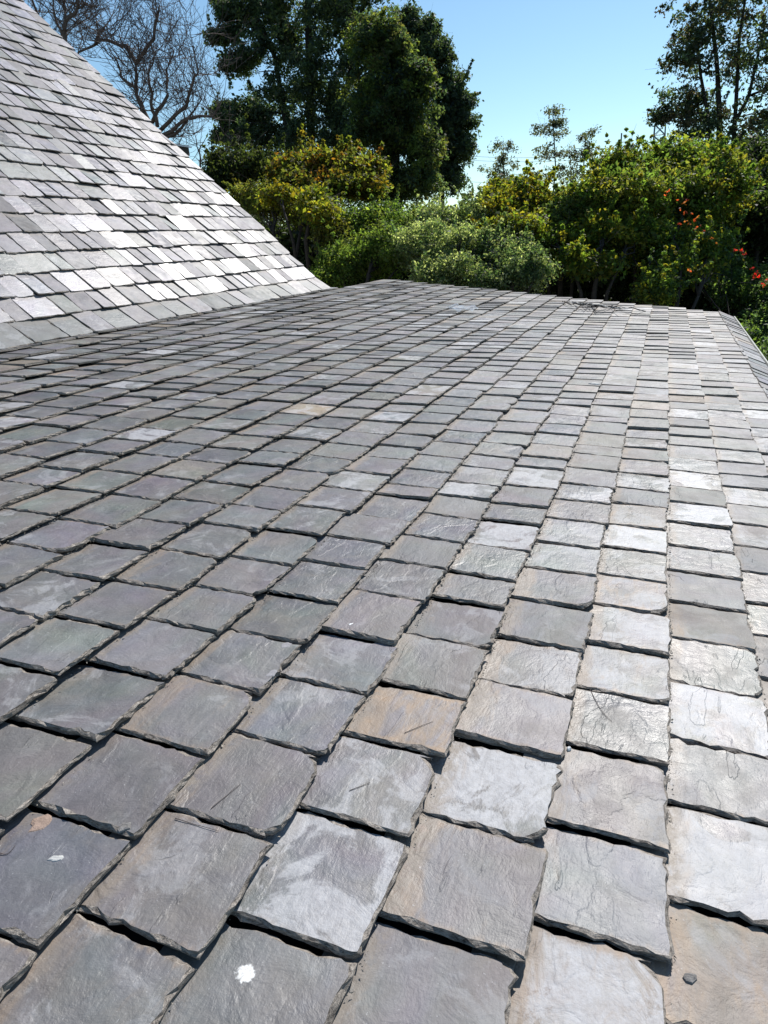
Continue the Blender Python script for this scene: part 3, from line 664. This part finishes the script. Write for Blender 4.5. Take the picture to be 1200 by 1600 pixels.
bush('right_dark_bush', 'dark green bush at the right edge', [(1165, 270, 50, 34), (1200, 300, 45, 40), (1150, 320, 35, 20), (1220, 340, 50, 50)], 16.5, [(.04, .06, .025), (.055, .075, .03), (.03, .045, .022)], 420, 60, .10, cr=.32)  # leaf greens darker than in most of the bushes
bush('corner_bush', 'blue-green bush with red flowers beside the right eave', [(1135, 420, 30, 26), (1165, 455, 34, 36), (1195, 500, 36, 55), (1175, 540, 30, 40), (1230, 470, 40, 60), (1215, 580, 40, 60)], 12.0, BLUEG + GREEN[:2], 900, 75, .055, cr=.2,
     extra=[leaves(np.array([px(x, y, 11.6) for x, y in FL2]), rng.uniform(.02, .05, len(FL2)), 6, .036, [(.42, .02, .025), (.36, .035, .04)], up=.3)])
# distant wood along the horizon
lobw = [(px(x, 322 + 6 * math.sin(x * .05), 85), np.array([4.5, 3, 2.2 + 1.6 * rnd.random()])) for x in range(-400, 1700, 42)]
Cw, Rw = clumps([(np.array([c[0], c[1], 1.6]), np.array([r[0], r[1], max(1., c[2] + r[2] * .3)])) for c, r in lobw], 1600, 1.0)
tw = thing('distant_wood', 'hazy far line of woodland low on the horizon', 'woodland', (0, 85, 0)); tw['kind'] = 'stuff'
leaf_mesh('foliage', [leaves(Cw, Rw, 22, .55, FAR_HAZED + [(.05, .07, .05)], up=.4)], M_leaf, tw)

# ------------------------------------------------------------------ bare trees behind the steep roof
def bare(label, Y, polys, r0, tw_n, seed, name='bare_tree'):
    rr = np.random.default_rng(seed); P0 = px(*polys[0][0], Y); t = thing(name, label, 'tree', (P0[0], P0[1], 0), 'leafless trees behind the steep roof')
    b = MB(); tb_ = MB()
    def twig(p, d, L, r, lvl):
        n = 5; pts = [p]; dd = d / np.linalg.norm(d)
        for i in range(n):
            dd = dd + rr.normal(size=3) * .13 + np.array([0, 0, .05]); dd /= np.linalg.norm(dd); pts.append(pts[-1] + dd * L / n)
        tb_.tube(pts, np.linspace(r, max(r * .3, .0035), n + 1), 3)
        if lvl > 0:
            for i in range(2, n + 1):
                for _ in range(2 if lvl > 1 else 1):
                    if rr.random() < .68:
                        nd = dd + rr.normal(size=3) * .75; nd[2] = nd[2] * .6 + .25
                        twig(pts[i], nd, L * rr.uniform(.4, .7), r * .55, lvl - 1)
    for k, pl in enumerate(polys):
        w = pl[0][2] if len(pl[0]) > 2 else 0
        oy = rr.normal() * .5 if k else 0; pts = [px(q[0], q[1], Y + (oy * i / len(pl))) for i, q in enumerate(pl)]
        fine = []
        for i in range(len(pts) - 1):
            for s_ in np.linspace(0, 1, 4)[:-1]: fine.append(pts[i] + (pts[i + 1] - pts[i]) * s_ + rr.normal(size=3) * .02)
        fine.append(pts[-1]); rk = r0 * (1 if k == 0 else .55)
        if k == 0: tr = MB(); tr.tube([np.array([P0[0], P0[1], 0])] + fine, [r0 * 1.5] + list(np.linspace(r0 * 1.2, r0 * .25, len(fine))), 7); tr.build('trunk', M_twig, t, smooth=True)
        else: b.tube(fine, np.linspace(rk, rk * .3, len(fine)), 5)
        for i in range(2, len(fine)):
            for _ in range(tw_n):
                d = rr.normal(size=3) * .8 + np.array([0, 0, .75]); twig(fine[i], d, rr.uniform(.6, 1.5), rk * .16 + .004, 2)
    b.build('branches', M_twig, t, smooth=True); tb_.build('twigs', M_twig, t)['kind'] = 'stuff'
    return t
bare('leafless tree whose crooked trunk and fan of twigs show just past the steep roof', 17,
     [[(262, 330), (246, 215), (222, 172), (214, 150), (212, 98)], [(212, 98), (240, 60), (246, 15), (247, 35)], [(212, 98), (198, 72), (168, 62), (142, 71), (118, 86), (96, 118)], [(238, 190), (262, 150), (260, 110), (272, 80)],
      [(250, 205), (290, 165), (304, 120), (310, 110)], [(254, 212), (290, 185), (330, 180), (345, 160)], [(246, 200), (236, 160), (232, 120), (240, 90)], [(150, 68), (155, 50), (165, 40)], [(214, 140), (190, 120), (180, 90)], [(256, 216), (285, 200), (315, 155)]],
     .10, 2, 3)
bare('leafless tree at the upper left, only its top branches above the steep roof', 15,
     [[(110, 160), (98, 60), (104, 30), (122, 12), (128, -30)], [(122, 12), (140, 10), (155, 8)], [(98, 60), (84, 25), (82, -20)], [(92, 62), (66, 40), (52, 5), (40, -30)], [(104, 30), (100, 5), (108, -25)]],
     .07, 2, 5)
bare('leafless sapling low between the steep roof and the dark bush', 18, [[(318, 330), (311, 252), (312, 235), (322, 215)], [(311, 252), (325, 243), (338, 239)], [(312, 240), (306, 215), (300, 205)]], .03, 1, 8)

# ------------------------------------------------------------------ pylon, wires, mast on the skyline
M_steel = simple('galvanised_steel', (.16, .18, .20), .6, 4, .15, 0)
YP = 110; k_ = YP / 1010.
p = px(1029, 232, YP); topz = px(1029, 194, YP)[2]
pyl = thing('pylon', 'lattice electricity pylon on the skyline in front of the upper right tree', 'pylon', (p[0], YP, 0))
b = MB(); hw = 6 * k_; 
for sx_ in (-1, 1):
    for sy_ in (-1, 1): b.tube([(p[0] + sx_ * hw * 1.5, YP + sy_ * hw * 1.5, 0), (p[0] + sx_ * hw, YP + sy_ * hw, topz)], .09, 4)
b.build('leg', M_steel, pyl)
b = MB(); zz = np.linspace(2, topz, 12)
for i in range(11):
    f0, f1 = hw * (1.5 - .5 * zz[i] / topz), hw * (1.5 - .5 * zz[i + 1] / topz)
    for sy_ in (-1, 1):
        for sg in (-1, 1): b.tube([(p[0] - sg * f0, YP + sy_ * f0, zz[i]), (p[0] + sg * f1, YP + sy_ * f1, zz[i + 1])], .05, 3)
    b.tube([(p[0] - f1, YP - f1, zz[i + 1]), (p[0] + f1, YP - f1, zz[i + 1])], .06, 3)
b.build('bracing', M_steel, pyl)
for lab, y0, y1 in (('topmost of the thin power lines crossing the sky', 234, 229), ('second power line from the top across the sky', 240, 236), ('lowest thin power line, just above the bushes', 274, 270)):
    A_ = px(640, y0, YP); B_ = px(1029, y1, YP); pts = [A_ + (B_ - A_) * t - np.array([0, 0, 1.2 * 4 * t * (1 - t)]) for t in np.linspace(0, 1, 14)]
    t_ = MB().tube([q - pts[0] for q in pts], .028, 3).build('power_line', M_steel); t_.location = pts[0]; tag(t_, lab, 'power line', 'power lines')
p = px(970, 232, 60); zt = px(970, 208, 60)[2]
mt = thing('antenna_mast', 'thin antenna mast standing above the large bush', 'mast', (p[0], 60, 0))
MB().tube([(p[0], 60, 0), (p[0], 60, zt)], .05, 4).build('pole', M_steel, mt)
b = MB(); 
for dz, w_ in ((.6, .4), (1.1, .55)): b.tube([(p[0] - w_, 60, zt - dz), (p[0] + w_, 60, zt - dz)], .03, 3)
b.build('crossbar', M_steel, mt)

# ------------------------------------------------------------------ small things on the roof
def roofpt(x, y, h=0.):      # where the ray through photo pixel (x, y) meets the shallow roof
    d = R @ np.array([x - 600., y - 800., 1083.]); t_ = (-1. + h) / (d @ N)
    return campos + d * t_
def splash_mat():
    a = NT('bird_lime'); co = a.n('TexCoord').outputs['Object']; ln_ = a.n('VectorMath', {0: co}, operation='LENGTH').outputs['Value']
    n1 = a.noise(co, 130., 5, .7)
    m_ = a.step(a.math('MULTIPLY_ADD', n1, -.024, ln_), .0045, -.0015)
    a.set(a.p, 'Base Color', a.ramp(a.noise(co, 300., 3, .6), [(.35, (.55, .54, .52)), (.6, (.82, .82, .80))])); a.set(a.p, 'Roughness', .85); a.set(a.p, 'Alpha', m_); return a.mat
bpy.context.view_layer.update(); DG = bpy.context.evaluated_depsgraph_get()
def surf(x, y):
    d = R @ np.array([x - 600., y - 800., 1083.]); ok, loc, nr, *_ = S.ray_cast(DG, Vector((0, 0, CH)), Vector(d).normalized())
    nr = np.array(nr)
    if not ok or nr @ N < .9: return roofpt(x, y, -.008), N
    return np.array(loc), nr
def blob(name, label, cat, x, y, rad, hgt, mat, n=14, seed=1, elong=1., ang=0., irregular=.3, h=0.):
    r = random.Random(seed); c, nn = surf(x, y); ring = []; ca, sa = math.cos(ang), math.sin(ang)
    a1 = U - nn * (U @ nn); a1 /= np.linalg.norm(a1); a2 = np.cross(a1, nn)
    if n < 30: rads = [rad * (1 + r.uniform(-irregular, irregular)) for _ in range(n)]
    else:
        ph = [r.uniform(0, 6.3) for _ in range(5)]
        rads = [rad * (1 + irregular * (.5 * math.sin(2 * t_ + ph[0]) + .35 * math.sin(3 * t_ + ph[1]) + .3 * math.sin(7 * t_ + ph[2]) + .22 * math.sin(13 * t_ + ph[3])) + r.gauss(0, .05)) for t_ in [2 * math.pi * k / n for k in range(n)]]
    vs = []
    for f_, z in ((1., -.3), (.86, .6), (.5, 1.)):
        for i in range(n):
            t_ = 2 * math.pi * i / n; a_, b_ = rads[i] * f_ * elong * math.cos(t_), rads[i] * f_ * math.sin(t_)
            vs.append((a_ * ca - b_ * sa) * a1 + (a_ * sa + b_ * ca) * a2 + nn * hgt * (z + r.uniform(-.12, .12) * (z > 0)))
    vs.append(nn * hgt * .9)
    fs = [(k * n + i, k * n + (i + 1) % n, (k + 1) * n + (i + 1) % n, (k + 1) * n + i) for k in range(2) for i in range(n)] + [(2 * n + i, 2 * n + (i + 1) % n, 3 * n) for i in range(n)]
    o = MB().add(vs, fs).build(name, mat); o.location = [float(q_) for q_ in c]; return tag(o, label, cat)
M_white = simple('white_dropping', (.8, .8, .78), .8, 60, .15, .001)
M_chip = simple('slate_chip', (.20, .19, .18), .8, 60, .4, .002); M_clay = simple('pinkish_clay', (.33, .24, .19), .9, 50, .25, .002)
M_spall = simple('spall', (.30, .29, .30), .8, 60, .2, .001); M_scrap = simple('pale_scrap', (.50, .50, .48), .7, 60, .2, .001)
blob('bird_dropping', 'white splash of bird dropping on the slate at the bottom edge', 'bird dropping', 384, 1521, .021, .0005, splash_mat(), 40, 8, 1.1, .4, .10)
blob('bird_dropping', 'tiny white dropping on a slate left of centre', 'bird dropping', 548, 975, .004, .0005, M_white, 32, 4, 1.4, .5, .4)
blob('clay_flake', 'broken pinkish clay flake lying at the left edge', 'flake', 62, 1286, .015, .0022, M_clay, 11, 5, 1.3, .3, .35)
blob('paper_scrap', 'crumpled pale scrap on the slate beneath the clay flake', 'scrap', 86, 1342, .007, .0018, M_scrap, 10, 6, 1.7, 1., .35)
blob('slate_chip', 'thin curled chip at the broken corner of a near left slate', 'chip', 195, 1292, .012, .003, M_chip, 9, 7, 1.3, .3, .4)
blob('slate_chip', 'pale round spall beside a joint left of centre', 'chip', 447, 1008, .012, .0008, M_spall, 12, 8, 1.2, .3, .2)
blob('slate_chip', 'pale spall just below the round one by the same joint', 'chip', 425, 1052, .010, .0008, M_spall, 10, 9, 1.7, .2, .3)
blob('pebble', 'small white pebble lodged in a joint right of centre', 'pebble', 889, 1171, .005, .006, M_white, 8, 10, 1.2, .2, .2, .008)
blob('stone_fragment', 'dark stone fragment on the brown slate in the bottom right corner', 'stone', 1078, 1528, .008, .004, M_chip, 7, 11, 1.6, .9, .3)
blob('slate_chip', 'upturned pale chip on a slate in the right half, mid distance', 'chip', 928, 600, .025, .008, M_scrap, 9, 12, 1.8, 1.3, .35, .008)
# crumpled clear plastic far up the roof
c = roofpt(722, 484, .02); b = MB(); r = random.Random(3); n1, n2 = 12, 7; vs = []
for j in range(n2):
    for i in range(n1):
        vs.append(U * ((j / (n2 - 1) - .5) * .30) + V * ((i / (n1 - 1) - .5) * .30) + N * (r.uniform(0, .02) + .02 * math.sin(i * .9) * math.cos(j) + .01))
b.add(vs, [(j * n1 + i, j * n1 + i + 1, (j + 1) * n1 + i + 1, (j + 1) * n1 + i) for j in range(n2 - 1) for i in range(n1 - 1)])
a = NT('clear_plastic'); a.set(a.p, 'Base Color', (.75, .8, .85, 1)); a.set(a.p, 'Roughness', .12); a.set(a.p, 'Alpha', .35); a.set(a.p, 'Specular IOR Level', .8)
o = b.build('plastic_sheet', a.mat); o.location = [float(q_) for q_ in c]; tag(o, 'small crumpled clear plastic sheet glinting high on the shallow roof', 'plastic sheet')
# dry vine tangle lying over the verge
vt = thing('vine_tangle', 'tangle of dry grey vine stems lying over the far verge of the shallow roof', 'vine', roofpt(920, 472))
r = random.Random(12)
for i in range(11):
    x0 = r.uniform(868, 950); x1 = x0 + r.uniform(25, 90); y0 = 474 + (x0 - 920) * .1 + r.uniform(-1, 3)
    pts = []
    for t_ in np.linspace(0, 1, 9):
        x = x0 + (x1 - x0) * t_; y = 470 + (x - 885) * .1 + r.uniform(0, 5); pts.append(roofpt(x, y, .012 + .09 * math.sin(math.pi * t_) * r.uniform(.1, .8)))
    MB().tube(pts, .0045, 4).build('stem', M_scrap if i % 2 else M_bark, vt, smooth=True)
# twigs and grit along the joints
for k, (x0, y0, x1, y1, lab) in enumerate([(0, 1334, 24, 1322, 'short dark twig at the very left edge, below the clay flake'), (330, 1264, 376, 1226, 'straight thin twig lying over a joint left of centre'),
                                          (274, 1280, 342, 1300, 'long bent twig on the slate under the straight one'), (632, 1146, 676, 1128, 'fine straight twig on the orange-stained slate in the middle'),
                                          (546, 1236, 578, 1224, 'tiny straight twig on a bare grey slate below the middle'), (922, 1078, 956, 1128, 'curling hair-thin twig on a slate in the right half')]):
    r = random.Random(k); P_ = []
    for t_ in np.linspace(0, 1, 7):
        x, y = x0 + (x1 - x0) * t_, y0 + (y1 - y0) * t_ + (0 if 'straight' in lab else 7 * math.sin(math.pi * t_)); c, nn = surf(x, y); P_.append(c + nn * (.0012 + r.uniform(0, .001)))
    o = MB().tube([q_ - P_[0] for q_ in P_], np.linspace(.0008, .0004, 7), 5).build('twig', M_twig); o.location = [float(q_) for q_ in P_[0]]; tag(o, lab, 'twig', 'dry twigs on the shallow roof')
gm = MB(); r = random.Random(31); ng = 0
for i in range(9000):
    k = r.randint(-3, 12); u = r.uniform(.2, 1.) ** .8 * 5.2 * r.random() ** .35 + .1
    v = .215 - EXP * k + abs(r.gauss(0, .005)) + .001
    c = LP(u, v, -.0135 + r.uniform(0, .002)); s_ = r.uniform(.001, .0038)
    vs = [c + s_ * np.array([r.uniform(-1, 1), r.uniform(-1, 1), r.uniform(-.4, 1)]) for _ in range(4)]
    gm.add(vs, [(0, 1, 2), (0, 3, 1), (1, 3, 2), (0, 2, 3)])
o = gm.build('roof_grit', simple('grit', (.26, .235, .20), .95, 90, .5, 0)); tag(o, 'crumbs of slate and silt lying along the lower edges of the shallow roof courses', 'grit', kind='stuff')
print('leaves', LEAFN[0])
